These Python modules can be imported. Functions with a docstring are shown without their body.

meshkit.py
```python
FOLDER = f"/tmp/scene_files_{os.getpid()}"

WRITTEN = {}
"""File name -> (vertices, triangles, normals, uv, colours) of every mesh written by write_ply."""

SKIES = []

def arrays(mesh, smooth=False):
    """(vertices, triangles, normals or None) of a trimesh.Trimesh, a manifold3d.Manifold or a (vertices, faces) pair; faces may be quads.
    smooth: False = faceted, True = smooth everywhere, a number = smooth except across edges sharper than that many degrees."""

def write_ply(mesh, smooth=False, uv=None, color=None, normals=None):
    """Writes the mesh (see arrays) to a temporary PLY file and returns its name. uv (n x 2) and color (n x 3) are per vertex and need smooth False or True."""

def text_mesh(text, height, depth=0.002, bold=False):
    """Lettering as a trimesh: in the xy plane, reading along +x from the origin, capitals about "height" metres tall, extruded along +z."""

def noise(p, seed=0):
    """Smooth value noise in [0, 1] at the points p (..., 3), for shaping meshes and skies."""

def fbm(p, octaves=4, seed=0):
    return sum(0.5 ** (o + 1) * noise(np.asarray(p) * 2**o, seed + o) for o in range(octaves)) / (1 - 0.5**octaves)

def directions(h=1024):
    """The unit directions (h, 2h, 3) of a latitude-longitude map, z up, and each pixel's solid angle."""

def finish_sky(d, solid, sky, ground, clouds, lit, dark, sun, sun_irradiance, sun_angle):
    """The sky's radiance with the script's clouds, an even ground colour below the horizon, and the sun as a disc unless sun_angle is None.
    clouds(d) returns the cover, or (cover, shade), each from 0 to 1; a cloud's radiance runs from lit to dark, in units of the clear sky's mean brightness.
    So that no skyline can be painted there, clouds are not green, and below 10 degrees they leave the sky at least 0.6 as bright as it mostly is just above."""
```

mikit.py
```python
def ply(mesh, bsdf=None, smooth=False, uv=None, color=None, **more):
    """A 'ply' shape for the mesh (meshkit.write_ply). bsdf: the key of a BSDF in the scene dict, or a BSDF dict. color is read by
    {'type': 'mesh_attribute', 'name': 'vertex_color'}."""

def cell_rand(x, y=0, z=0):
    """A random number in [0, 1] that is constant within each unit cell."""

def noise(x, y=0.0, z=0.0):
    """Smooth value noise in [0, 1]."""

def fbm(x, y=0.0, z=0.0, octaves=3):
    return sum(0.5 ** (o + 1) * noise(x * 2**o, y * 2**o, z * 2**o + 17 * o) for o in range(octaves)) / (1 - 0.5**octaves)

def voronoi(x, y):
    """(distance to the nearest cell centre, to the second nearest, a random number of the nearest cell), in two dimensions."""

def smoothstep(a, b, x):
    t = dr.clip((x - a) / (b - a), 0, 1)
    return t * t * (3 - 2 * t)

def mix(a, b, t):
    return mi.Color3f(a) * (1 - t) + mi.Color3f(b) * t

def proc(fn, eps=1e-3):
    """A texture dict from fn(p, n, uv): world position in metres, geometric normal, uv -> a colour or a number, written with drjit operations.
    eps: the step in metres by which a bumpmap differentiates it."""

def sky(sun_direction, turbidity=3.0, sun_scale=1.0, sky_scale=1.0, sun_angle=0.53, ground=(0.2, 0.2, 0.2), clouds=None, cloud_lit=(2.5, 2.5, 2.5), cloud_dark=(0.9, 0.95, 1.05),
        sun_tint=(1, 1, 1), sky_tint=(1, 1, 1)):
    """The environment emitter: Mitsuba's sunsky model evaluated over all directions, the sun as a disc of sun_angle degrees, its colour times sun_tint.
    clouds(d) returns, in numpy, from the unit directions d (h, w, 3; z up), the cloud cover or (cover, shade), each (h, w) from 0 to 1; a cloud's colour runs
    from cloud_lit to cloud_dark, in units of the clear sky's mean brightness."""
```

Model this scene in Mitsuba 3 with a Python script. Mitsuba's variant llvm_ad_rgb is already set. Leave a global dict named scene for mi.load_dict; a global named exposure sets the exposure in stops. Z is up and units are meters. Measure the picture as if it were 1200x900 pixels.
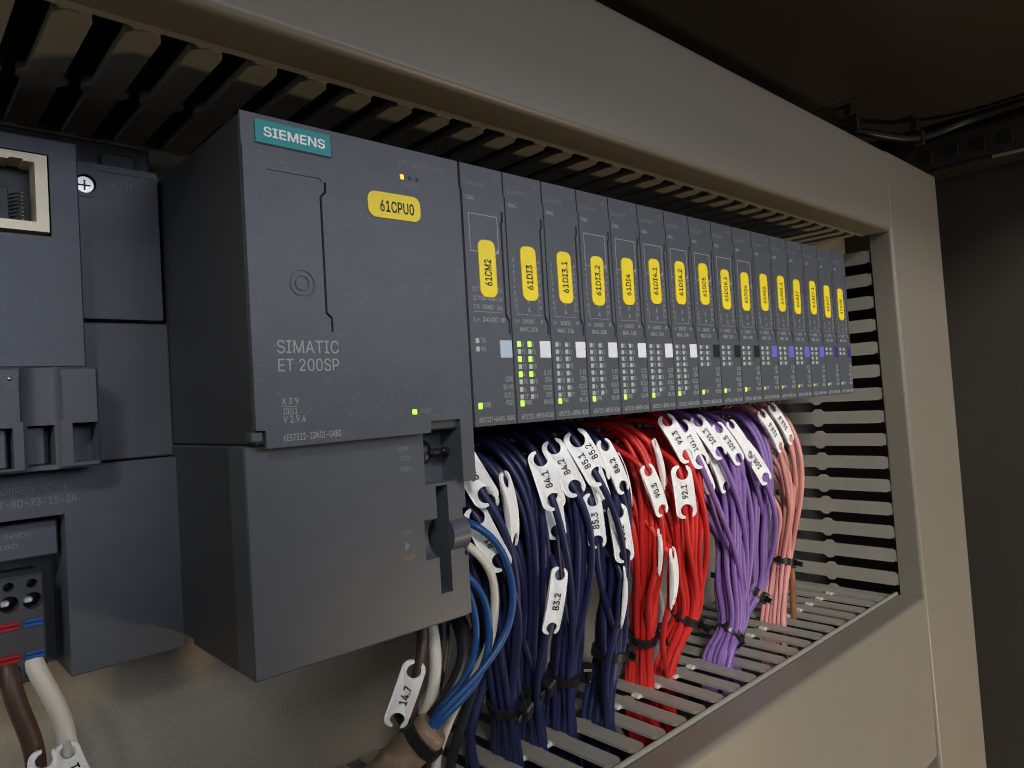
import math, random
import numpy as np, trimesh, manifold3d as m3, mitsuba as mi, mikit, meshkit
import drjit as dr
from shapely.geometry import Polygon, box as sbox, Point, LineString
from shapely import affinity
from scipy.interpolate import CubicSpline, PchipInterpolator

T = mi.ScalarTransform4f
random.seed(7)
rng = np.random.default_rng(7)
scene, labels = {"type": "scene"}, {}
S = 0.001                                   # everything below is built in millimetres: x along the rail, y into the cabinet, z up

# ------------------------------------------------------------------ camera, light, exposure
CAM = np.array([-114.955, -139.751, -62.966])
FWD = np.array([0.67756792, 0.73504876, 0.02459751])
UP = np.array([0.02670068, -0.05800817, 0.99795898])
scene["camera"] = {"type": "perspective", "fov": 2 * math.degrees(math.atan(600 / 824.085)), "fov_axis": "x", "near_clip": 0.005, "far_clip": 20.0,
                   "to_world": T().look_at(origin=(CAM * S).tolist(), target=((CAM + 100 * FWD) * S).tolist(), up=UP.tolist())}
exposure = -0.08


def lamp(key, label, pos, target, w, h, rgb, weight=1.0):
    """A rectangular lamp outside the cabinet (metres)."""
    scene[key] = {"type": "rectangle", "to_world": T().look_at(origin=pos, target=target, up=[0, 0, 1]) @ T().scale([w / 2, h / 2, 1]),
                  "bsdf": {"type": "diffuse", "reflectance": {"type": "rgb", "value": 0.5}},
                  "emitter": {"type": "area", "radiance": {"type": "rgb", "value": list(rgb)}, "sampling_weight": weight}}
    labels[key] = {"label": label, "category": "lamp"}


lamp("ceiling_lamp", "neutral white ceiling lamp panel in the room before the cabinet, up to the left", [-0.90, -1.33, 0.82], [0.1, 0.0, -0.1], 0.36, 0.36, [68, 65.5, 61])
lamp("window_lamp", "wide cool lamp panel at eye level in the room before the cabinet", [0.42, -1.75, 0.40], [0.0, 0.0, -0.03], 2.2, 0.5, [2.7, 2.95, 3.5])
lamp("added_fill_lamp", "large soft neutral fill light panel added to the left of the cabinet", [-1.25, -1.25, 0.12], [0.0, 0.0, -0.06], 1.1, 1.0, [2.1, 2.1, 2.05])  # added fill light that lifts the recess and the controller side
lamp("work_lamp", "small warm work lamp standing low in front of the cabinet", [0.36, -0.38, -0.35], [0.1, 0.0, -0.15], 0.04, 0.04, [160, 122, 72])

# ------------------------------------------------------------------ materials


def rgb(*v):
    return {"type": "rgb", "value": list(v)}


def mat(key, color, rough=0.45, bump=None, bs=1e-5, two=True, **kw):
    d = {"type": "principled", "base_color": color if isinstance(color, dict) else rgb(*color), "roughness": rough, **kw}
    if bump:
        d = {"type": "bumpmap", "arbitrary": mikit.proc(bump, eps=8e-5), "scale": bs, "bsdf": d}
    scene[key] = {"type": "twosided", "bsdf": d} if two else d
    return key


def grain(f, o=2):
    return lambda p, n, uv: mikit.fbm(p.x * f, p.y * f, p.z * f, octaves=o)


def tinted(c, amt, f, spots=0.0):
    c = np.array(c)

    def fn(p, n, uv):
        a = mikit.fbm(p.x * f, p.y * f, p.z * f, octaves=3)
        k = 1 + amt * (2 * a - 1)
        if spots:
            q = mikit.noise(p.x * 2300, p.y * 2300, p.z * 2300)
            k = k + spots * mikit.smoothstep(0.80, 0.95, q)
        return mi.Color3f(float(c[0]), float(c[1]), float(c[2])) * k
    return mikit.proc(fn)


mat("plastic_anthracite", tinted((0.072, 0.080, 0.097), 0.10, 160, 0.55), 0.40, grain(2600), 3.0e-5)
mat("plastic_anthracite_fine", tinted((0.072, 0.080, 0.096), 0.06, 200, 0.15), 0.42, grain(3000), 1.2e-5)
mat("plastic_dark", (0.040, 0.042, 0.048), 0.5)
mat("plastic_black", (0.012, 0.012, 0.013), 0.42)
mat("tie_black", (0.010, 0.010, 0.011), 0.32)
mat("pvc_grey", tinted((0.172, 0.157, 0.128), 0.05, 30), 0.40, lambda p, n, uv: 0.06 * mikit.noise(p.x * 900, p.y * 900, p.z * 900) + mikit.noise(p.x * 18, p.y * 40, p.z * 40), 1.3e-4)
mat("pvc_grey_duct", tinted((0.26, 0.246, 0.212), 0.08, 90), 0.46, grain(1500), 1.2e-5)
mat("pvc_lit_bump", (0.56, 0.54, 0.48), 0.5)  # light caught on the notch bumps, put into a paler grey
mat("pvc_shaded_inside", (0.10, 0.10, 0.095), 0.6)  # shade inside the ducts is put into this darker grey
mat("plate_paint", tinted((0.31, 0.277, 0.21), 0.22, 2600), 0.5, grain(1500), 6.0e-5)
mat("cabinet_paint", tinted((0.036, 0.031, 0.025), 0.15, 12), 0.5, grain(900), 2e-5)
mat("cabinet_dark", (0.020, 0.019, 0.017), 0.6)
mat("steel", (0.62, 0.60, 0.56), 0.28, metallic=1.0)
mat("brass_steel", (0.80, 0.70, 0.50), 0.4, metallic=0.25)
mat("print_grey", (0.32, 0.33, 0.335), 0.6)
mat("print_faint", (0.17, 0.175, 0.185), 0.6)
mat("print_orange", (0.30, 0.15, 0.09), 0.6)
mat("print_black", (0.012, 0.012, 0.012), 0.6)
mat("print_white", (0.85, 0.87, 0.87), 0.5)
mat("brand_teal", (0.015, 0.27, 0.29), 0.45)
mat("tag_yellow", (0.84, 0.66, 0.02), 0.42)
mat("tag_white", tinted((0.82, 0.82, 0.81), 0.05, 150), 0.45)
mat("tab_white", (0.72, 0.74, 0.78), 0.5)
mat("tab_pale_blue", (0.42, 0.54, 0.66), 0.5)
mat("tab_black", (0.010, 0.010, 0.014), 0.5)
mat("tab_violet", (0.12, 0.13, 0.55), 0.5)
mat("tab_dark_violet", (0.03, 0.03, 0.19), 0.5)
mat("led_off", (0.42, 0.44, 0.43), 0.4)
mat("led_pale", (0.45, 0.56, 0.42), 0.4)
mat("led_body", (0.3, 0.4, 0.1), 0.4)
mat("lever_red", (0.27, 0.014, 0.02), 0.4)
mat("lever_blue", (0.02, 0.075, 0.26), 0.4)
WIRE = {"navy": (0.014, 0.018, 0.066), "red": (0.56, 0.022, 0.020), "violet": (0.215, 0.120, 0.37), "pink": (0.62, 0.27, 0.25), "blue": (0.009, 0.060, 0.205),
        "white": (0.60, 0.56, 0.48), "grey": (0.25, 0.26, 0.29), "brown": (0.055, 0.026, 0.016), "tan": (0.24, 0.10, 0.04), "black": (0.013, 0.013, 0.018)}
for k_, c_ in WIRE.items():
    mat("wire_" + k_, tinted(c_, 0.18, 70), 0.44)
scene["amber_resin"] = {"type": "principled", "base_color": tinted((0.44, 0.33, 0.22), 0.55, 330), "roughness": 0.24, "spec_trans": 0.55, "eta": 1.3}

# ------------------------------------------------------------------ mesh helpers
SHARE = {}


def put(key, mesh, m, smooth=False, share=None, **more):
    """One entry of the scene; mesh in millimetres."""
    if share is not None and share in SHARE:
        scene[key] = dict(SHARE[share], **more)
        return key
    if not hasattr(mesh, "vertices"):
        mm = mesh.to_mesh()
        mesh = trimesh.Trimesh(mm.vert_properties[:, :3], mm.tri_verts, process=False)
    mesh = trimesh.Trimesh(np.asarray(mesh.vertices) * S, mesh.faces, process=False)
    d = mikit.ply(mesh, m, smooth)
    if share is not None:
        SHARE[share] = d
    scene[key] = dict(d, **more)
    return key


def shift(x=0, y=0, z=0):
    return {"to_world": T().translate([x * S, y * S, z * S])}


def tag(key, label=None, cat=None, group=None, kind=None):
    labels[key] = {k: v for k, v in (("label", label), ("category", cat), ("group", group), ("kind", kind)) if v}


COUNT = {}


def num(name):
    n = COUNT.get(name, 0)
    COUNT[name] = n + 1
    return name if n == 0 else f"{name}_{n:03d}"


def rb(x0, x1, y0, y1, z0, z1, c=0.4):
    """A box with chamfered edges."""
    c = min(c, (x1 - x0) / 2.2, (y1 - y0) / 2.2, (z1 - z0) / 2.2)
    P = []
    for i in (0, 1):
        for j in (0, 1):
            for k in (0, 1):
                q = np.array([(x0, x1)[i], (y0, y1)[j], (z0, z1)[k]], float)
                s = np.array([1 - 2 * i, 1 - 2 * j, 1 - 2 * k])
                for a in range(3):
                    v = q + s * c
                    v[a] = q[a]
                    P.append(v)
    return m3.Manifold.hull_points(np.array(P))


def bx(x0, x1, y0, y1, z0, z1):
    return m3.Manifold.cube((x1 - x0, y1 - y0, z1 - z0)).translate((x0, y0, z0))


def tm(m):
    if hasattr(m, "to_mesh"):
        mm = m.to_mesh()
        return trimesh.Trimesh(mm.vert_properties[:, :3], mm.tri_verts, process=False)
    return m


def cat(*ms):
    return trimesh.util.concatenate([tm(m) for m in ms])


def ext(poly, depth):
    ms = [trimesh.creation.extrude_polygon(g, depth, engine="earcut") for g in getattr(poly, "geoms", [poly]) if g.area > 0]
    return trimesh.util.concatenate(ms)


def front(poly, y, depth):
    """A polygon drawn in (x, z) as a plate whose front is at y."""
    m = ext(poly, depth)
    v = np.array(m.vertices)
    return trimesh.Trimesh(np.c_[v[:, 0], y + depth - v[:, 2], v[:, 1]], m.faces, process=False)


def along_x(poly, x0, x1):
    """A polygon drawn in (y, z), extruded from x0 to x1."""
    m = ext(poly, x1 - x0)
    v = np.array(m.vertices)
    return trimesh.Trimesh(np.c_[x0 + v[:, 2], v[:, 0], v[:, 1]], m.faces, process=False)


def along_z(poly, z0, z1):
    """A polygon drawn in (x, y), extruded from z0 to z1."""
    m = ext(poly, z1 - z0)
    v = np.array(m.vertices)
    return trimesh.Trimesh(np.c_[v[:, 0], v[:, 1], z0 + v[:, 2]], m.faces, process=False)


def cyl(p0, p1, r, n=20, r1=None):
    p0, p1 = np.array(p0, float), np.array(p1, float)
    m = m3.Manifold.cylinder(float(np.linalg.norm(p1 - p0)), r, r if r1 is None else r1, n)
    z = (p1 - p0) / np.linalg.norm(p1 - p0)
    x = np.cross(z, [0, 0, 1] if abs(z[2]) < 0.9 else [1, 0, 0])
    x /= np.linalg.norm(x)
    return m.transform(np.c_[x, np.cross(z, x), z, p0])


def rrect(x0, x1, z0, z1, r):
    return sbox(x0 + r, z0 + r, x1 - r, z1 - r).buffer(r, quad_segs=5)


def tube(path, r, sides=9, seg=44, spline=True, rad=None):
    path = np.asarray(path, float)
    if spline:
        t = np.r_[0, np.cumsum(np.linalg.norm(np.diff(path, axis=0), axis=1))]
        path = CubicSpline(t, path)(np.linspace(0, t[-1], seg))
    d = np.gradient(path, axis=0)
    d /= np.linalg.norm(d, axis=1, keepdims=True) + 1e-12
    n = np.cross(d[0], [0.3, 0.9, 0.1])
    ang = np.linspace(0, 2 * np.pi, sides, endpoint=False)
    V = []
    for i, (p, t_) in enumerate(zip(path, d)):
        n = n - t_ * (n @ t_)
        n /= np.linalg.norm(n)
        b = np.cross(t_, n)
        rr = r if rad is None else rad[i]
        V.append(p + rr * (np.cos(ang)[:, None] * n + np.sin(ang)[:, None] * b))
    V = np.vstack(V)
    m = len(path)
    i = np.arange(m - 1)[:, None] * sides + np.arange(sides)
    j = np.arange(m - 1)[:, None] * sides + (np.arange(sides) + 1) % sides
    F = np.vstack([np.c_[i.ravel(), j.ravel(), (j + sides).ravel()], np.c_[i.ravel(), (j + sides).ravel(), (i + sides).ravel()]])
    c0, c1 = len(V), len(V) + 1
    V = np.vstack([V, path[0], path[-1]])
    k = np.arange(sides)
    F = np.vstack([F, np.c_[k * 0 + c0, (k + 1) % sides, k], np.c_[k * 0 + c1, (m - 1) * sides + k, (m - 1) * sides + (k + 1) % sides]])
    return trimesh.Trimesh(V, F, process=False)


LET = {}


def word(text, h, bold=False, xs=0.8, depth=0.05):
    """Lettering in the xy plane, capitals h tall, width factor xs, depth in mm along +z."""
    k = (text, bold)
    if k not in LET:
        m = meshkit.text_mesh(text, 1.0, 0.05, bold)
        LET[k] = (np.array(m.vertices), np.array(m.faces))
    v, f = LET[k]
    return v * [h * xs, h, depth / 0.05], f


def print_on(text, x, z, h, y=0.0, align="l", bold=False, xs=0.8, turn=0, width=None, rot=0.0):
    """Lettering on a front face at depth y. turn=1: reads upward, (x, z) is then the start of its baseline."""
    v, f = word(text, h, bold, xs)
    w = v[:, 0].max()
    if width:
        v = v * [width / w, 1, 1]
        w = width
    if align == "c":
        v = v - [w / 2, 0, 0]
    if align == "r":
        v = v - [w, 0, 0]
    if rot:
        c, s = math.cos(math.radians(rot)), math.sin(math.radians(rot))
        v = np.c_[c * v[:, 0] - s * v[:, 1], s * v[:, 0] + c * v[:, 1], v[:, 2]]
    if turn:
        v = np.c_[-v[:, 1], v[:, 0], v[:, 2]]
    return trimesh.Trimesh(np.c_[x + v[:, 0], y - v[:, 2] + 0.004, z + v[:, 1]], f, process=False)


def bar(x0, x1, z0, z1, y=0.0):
    return tm(bx(x0, x1, y - 0.04, y + 0.02, z0, z1))


def glow(key, mesh, color):
    put(key, mesh, "led_body", emitter={"type": "area", "radiance": rgb(*color), "sampling_weight": 0.002})


# ------------------------------------------------------------------ the setting: mounting plate, cabinet
put("mounting_plate", bx(-420, 430, 70, 73, -420, 260), "plate_paint")
tag("mounting_plate", kind="structure")
wall = cat(rb(420, 424, -420, 70, -520, 102, 0.6), rb(416.5, 420, -60, -48, -520, 64, 0.8), rb(417.5, 420, 22, 26, -520, 64, 0.6))
put("cabinet_wall", wall, "cabinet_paint")
tag("cabinet_wall", kind="structure")
put("cabinet_roof", cat(rb(-600, 309.3, -172, 70, 100, 103, 0.8), rb(310.3, 424, -172, 70, 100, 103, 0.8)), "cabinet_paint")
tag("cabinet_roof", kind="structure")
put("added_shade_panel", along_x(Polygon([(-120, -600), (-120, -62), (-215, 80), (-300, 172), (-375, 190), (-375, -600)]), -262, -250), "cabinet_paint")  # unseen panel, added and shaped to shade the lower left
tag("added_shade_panel", kind="structure")
put("cabinet_rail__profile", cat(rb(398, 419.6, -330, 66, 68, 71, 0.6), rb(398, 400.5, -330, 66, 71.2, 90, 0.6), rb(414, 419.6, -330, 66, 90, 99.6, 0.6)), "cabinet_dark")
for i in range(9):
    y_ = -70 + 14.5 * i
    put(num("cabinet_rail__hole_plate"), rb(397.2, 397.9, y_, y_ + 8, 76, 84, 0.3), "plastic_black")
put("cabinet_rail__edge_strip", tube([(396.6, -120, 69), (396.6, -46, 69), (396.6, -30, 69.4)], 1.1, seg=12), "pvc_grey", True)
tag("cabinet_rail", "dark punched metal rail with a bright edge strip under the cabinet roof", "rail")
put("roof_cable", tube([(330, 40, 92), (348, 18, 88), (372, 2, 86), (388, -14, 92), (390, -60, 95), (388, -150, 96)], 2.6, seg=40), "plastic_black", True)
tag("roof_cable", "thick black cable curving along the roof rail in the dark corner", "cable")
for i, (x, y, z) in enumerate([(318, 20, 84), (372, 2, 81)]):
    k = num("cable_clip")
    put(k + "__clip", cat(rb(x - 1.6, x + 1.6, y - 3, y + 3, z, z + 9, 0.6), rb(x - 3, x + 3, y - 1, y + 4, z + 9, z + 16, 0.8)), "cabinet_dark")
    tag(k, ["pale clip hanging from the dark roof behind the upper duct", "pale clip on the black cable near the roof rail"][i], "clip")

# ------------------------------------------------------------------ wiring ducts
def lid_profile(w, f, lip, t=1.8, r=2.2):
    """Section of a clip-on lid: (across, depth), front at f."""
    o = sbox(0, f, w, f + 2 * lip).buffer(-r).buffer(r, quad_segs=6).intersection(sbox(-1, f - 1, w + 1, f + lip))
    i = sbox(t, f + t, w - t, f + 3 * lip)
    return o.difference(i)


def finger(w, y0, y1, yn, h=1.9):
    """One duct finger: drawn along (across, depth): rounded free end at y0, root at y1, a swelling with break-off notches at yn."""
    a = w / 2
    p = Polygon([(-a, y1), (-a, yn + 3.2), (-a - 1.5, yn + 1.6), (-a - 1.5, yn - 0.9), (-a, yn - 2.6), (-a, y0 + 2.2), (-a + 1.2, y0 + 0.4), (-a + 2.4, y0),
                 (a - 2.4, y0), (a - 1.2, y0 + 0.4), (a, y0 + 2.2), (a, yn - 2.6), (a + 1.5, yn - 0.9), (a + 1.5, yn + 1.6), (a, yn + 3.2), (a, y1)])
    m = ext(p.buffer(-0.35).buffer(0.35, quad_segs=3), h)
    v = np.array(m.vertices)
    # a small chamfer: pull the outer skin in
    return np.c_[v[:, 0], v[:, 1], v[:, 2]], m.faces


PITCH = 11.93
# upper duct: its slotted side faces down to the modules
d0 = "wiring_duct"
prof = lid_profile(42, -10, 12.4)
v = along_x(affinity.affine_transform(prof, [0, 1, 1, 0, 0, 13.2]), -210, 276.6)
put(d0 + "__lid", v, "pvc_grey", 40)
put(d0 + "__base", cat(bx(-210, 356, 67.4, 69.8, 14, 54), bx(-210, 356, 4, 67.4, 52, 54)), "pvc_shaded_inside")
put(d0 + "__rim", along_x(Polygon([(2.6, 13.4), (4.2, 13.0), (4.6, 14.6), (2.6, 15.2)]), -210, 276), "pvc_grey_duct")
fv, ff = finger(6.5, 5.4, 67.4, 37.2)
for i in range(-9, 30):
    xc = -84.6 + 12.1 * i
    if xc > 275:
        break
    tip = tm(rb(xc - 3.1, xc + 3.1, 4.8, 6.8, 13.4, 19, 0.7))
    m = cat(trimesh.Trimesh(np.c_[xc + fv[:, 0], fv[:, 1], 13.0 + fv[:, 2]], ff[:, ::-1], process=False), tip)
    put(num(d0 + "__finger"), m, "pvc_grey_duct")
tag(d0, "grey slotted wiring duct running along the top above the modules", "wiring duct", "grey slotted wiring ducts framing the modules")
# right duct: its slotted side faces left to the modules
d1 = "wiring_duct_001"


def lean(m):
    """The right lid leans out a little at its lower end."""
    m = tm(m).copy()
    v = np.array(m.vertices)
    k = (13.5 - v[:, 2]) / 190
    v[:, 1] -= 3.5 * k
    w = (v[:, 0] - 277) / 80
    v[:, 0] -= 4.6 * np.clip(w, 0, 1) * k
    m.vertices = v
    return m


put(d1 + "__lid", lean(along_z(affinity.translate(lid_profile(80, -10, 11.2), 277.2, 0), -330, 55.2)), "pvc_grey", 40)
put(d1 + "__base", cat(bx(280, 352, 67.4, 69.8, -330, 13.8), bx(350, 352, 6, 67.4, -330, 13.8)), "pvc_shaded_inside")
put(d1 + "__rim", tube([(278.4, 0.9, 14), (278.2, -1.9, -176)], 0.75, seg=8), "pvc_grey_duct", True)
fv, ff = finger(6.7, 2.2, 67.4, 37.0, 1.7)
for i in range(17):
    zc = 2.6 + 12.15 * (-i)
    m = cat(trimesh.Trimesh(np.c_[278.4 + fv[:, 2], fv[:, 1] - 0.019 * (2.6 - zc), zc - fv[:, 0]], ff[:, ::-1], process=False), rb(278.4, 281, 2.0 - 0.019 * (2.6 - zc), 3.6 - 0.019 * (2.6 - zc), zc - 3.2, zc + 3.2, 0.5))
    put(num(d1 + "__finger"), m, "pvc_grey_duct")
tag(d1, "grey upright wiring duct with horizontal fingers at the right end of the modules", "wiring duct", "grey slotted wiring ducts framing the modules")
# lower duct: its slotted side faces up
d2 = "wiring_duct_002"
prof = lid_profile(80, -13.5, 12.4)
v = along_x(affinity.affine_transform(prof, [0, 1, -1, 0, 0, -174.7]), -210, 276.0)
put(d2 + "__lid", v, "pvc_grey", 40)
put(d2 + "__base", cat(bx(-210, 350, 67.4, 69.8, -246, -176.5), bx(-210, 350, 4, 67.4, -246, -244)), "pvc_shaded_inside")
put(d2 + "__rim", tube([(-210, 0.5, -174.6), (277, 0.5, -174.6)], 1.0, 12, seg=6), "pvc_grey_duct", True)
fv, ff = finger(6.5, 2.6, 67.4, 28.6, 1.0)
for i in range(-16, 21):
    xc = 38.6 + PITCH * i
    if xc > 274:
        break
    z0 = -177.2
    m = cat(trimesh.Trimesh(np.c_[xc + fv[:, 0], fv[:, 1], z0 + 2.4 - fv[:, 2]], ff, process=False), rb(xc - 2.2, xc + 2.2, 2.6, 3.8, z0 - 3, z0 + 2.2, 0.5))
    k = put(num(d2 + "__finger"), m, "pvc_grey_duct")
    put(k + "__lit_bump", rb(xc - 5.7, xc - 3.15, 26.6, 30.2, z0 + 1.2, z0 + 2.55, 0.3), "pvc_lit_bump")  # bump at the notch, its lit side painted pale
tag(d2, "grey horizontal wiring duct below, with the coloured wires running into its slots", "wiring duct", "grey slotted wiring ducts framing the modules")

# ------------------------------------------------------------------ the controller at the left
c = "controller"
G = 0.5
upper = Polygon([(-57, -7.0), (-0.55, -7.0), (-0.55, -66.6), (-13.6, -66.6), (-13.8, -69.4), (-55.0, -69.7), (-55.0, -66.0), (-57, -65.9)])
groove = LineString([(-38.8, -12.2), (-38.8, -14.4), (-40.0, -15.5), (-40.0, -41.3), (-38.8, -42.4), (-38.8, -45.4)]).buffer(0.27, cap_style=2, join_style=2)
recess = rrect(-52.2, -39.6, -12.6, -11.5, 0.3)
hole = Point(-45.5, -35.2).buffer(3.0).difference(Point(-45.5, -35.2).buffer(2.55))
hole2 = Point(-45.5, -35.2).buffer(1.75).difference(Point(-45.5, -35.2).buffer(1.35))
cov = cat(front(upper.difference(groove).difference(hole).difference(hole2).difference(recess), 0.0, 1.2), front(sbox(-57, -7.05, -0.55, -0.05), 0.45, 0.75), front(hole.union(hole2).union(recess), 0.3, 0.6))
put(c + "__upper_cover", cov, "plastic_anthracite")
cut_switch = bx(-13.7, -4.4, 2, 9.0, -82.3, -66.6)
cut_slot = bx(-10.7, -7.1, 2, 30, -109.8, -83.0)
cut_scoop = cyl((-14.7, 3.2, -95.8), (-9, 3.2, -95.8), 4.9, 32)
low = rb(-58.3, -2.3, 3.7, 40, -117, -69.0, 0.35) - cut_switch - cut_slot - cut_scoop
low = low + (rb(-2.6, -0.7, 4.4, 40, -117, -69.0, 0.3) - bx(-5, 1, 2, 24, -102, -89.6))
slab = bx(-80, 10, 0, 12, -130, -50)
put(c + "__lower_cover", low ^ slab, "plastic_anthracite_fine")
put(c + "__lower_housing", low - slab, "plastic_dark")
put(c + "__housing", rb(-57, -0.8, 1.25, 68, -68.9, -0.1, 0.4), "plastic_dark")
put(c + "__rear_housing", rb(-57.6, -1.0, 40.05, 68, -116.4, -69.0, 0.4), "plastic_dark")
wing = Polygon([(0.0, -64), (0.0, -82.2), (1.2, -82.6), (3.6, -80.5), (5.6, -77.5), (6.3, -74.2), (5.6, -70.5), (3.6, -67.4), (1.2, -65.6)])
put(c + "__side_wing", along_x(wing.buffer(-0.2).buffer(0.2), -4.6, -0.55), "plastic_anthracite_fine", 25)
put(c + "__hinge_tab", rb(-57.9, -55.4, 0.6, 3, -68.2, -66.2, 0.2), "plastic_anthracite_fine")
k = put(c + "__mode_switch", cat(cyl((-10.9, 9.6, -74.6), (-10.9, 8.4, -74.6), 3.1, 24), m3.Manifold.sphere(2.5, 24).scale((1, .8, 1.25)).translate((-11.2, 7.9, -74.6))), "plastic_black", 40)
put(k + "__lever", cat(rb(-10.8, -4.7, 4.4, 7.0, -75.6, -73.7, 0.6), m3.Manifold.sphere(0.75, 12).translate((-7.2, 4.2, -74.4))), "plastic_black", 30)
put(c + "__release_roller", cyl((-7.0, 6.6, -95.9), (-1.6, 6.6, -95.9), 4.75, 40), "plastic_anthracite_fine", 40)
k = put(c + "__brand_plate", cat(front(sbox(-54.0, -6.05, -36.8, -1.25), 0.12, 0.5)), "brand_teal")
put(k + "__brand_lettering", print_on("SIEMENS", -52.4, -4.55, 1.95, 0.12, bold=True, width=14.2), "print_white")
put(c + "__brand_plate_rim", front(sbox(-54.15, -6.35, -36.6, -6.1).union(sbox(-36.75, -6.35, -36.6, -1.3)), 0.2, 0.4), "plastic_black")
k = put(c + "__name_tag", front(affinity.rotate(rrect(-28.2, -13.5, -18.1, -12.0, 2.0), 1.0), -0.32, 0.3), "tag_yellow")
put(k + "__tag_text", print_on("61CPU0", -25.2, -16.6, 2.55, -0.32, bold=True, width=9.8, rot=1.0), "print_black")
P = [print_on("SIMATIC", -51.9, -50.1, 2.7, width=14.4), print_on("ET 200SP", -51.9, -53.9, 2.6, width=14.2), print_on("X 3 9", -51.4, -60.8, 1.3, width=3.8),
     print_on("10/11", -51.2, -62.9, 1.3, width=3.2), print_on("V 2.9.4", -51.2, -64.7, 1.5, width=5.0), print_on("6ES7512-1DK01-0AB0", -51.4, -68.5, 1.45, width=13.4, rot=0.6),
     bar(-51.4, -48.0, -61.35, -61.25)]
put(c + "__printed_text", cat(*P), "print_grey")
P = [print_on("CPU 1512SP-1 PN", -18.6, -4.2, 1.25, 0.45, width=13.2), print_on("RN ER MT", -18.6, -9.6, 1.0, width=5.4), print_on("PWR", -16.4, -64.6, 1.2, width=3.0)]
put(c + "__faint_text", cat(*P), "print_faint")
P = [print_on("RUN", -20.9, -73.4, 1.2, 3.7, width=2.6), print_on("STOP", -20.9, -75.8, 1.2, 3.7, width=3.2), print_on("MRES", -20.9, -78.4, 1.2, 3.7, width=3.4),
     print_on("X50", -20.9, -93.5, 1.1, 3.7, width=2.2), front(Polygon([(-20.6, -94.9), (-19.2, -96.1), (-20.6, -97.5)]), 3.66, 0.1)]
put(c + "__switch_text", cat(*P), "print_faint")
put(c + "__arc_text", cat(print_on("PUSH", -21.2, -99.6, 1.1, 3.7, width=3.2)), "print_orange")
glow(c + "__run_light", rb(-18.75, -17.6, -0.15, 0.3, -7.95, -6.75, 0.15), (2.6, 0.62, 0.02))
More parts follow.
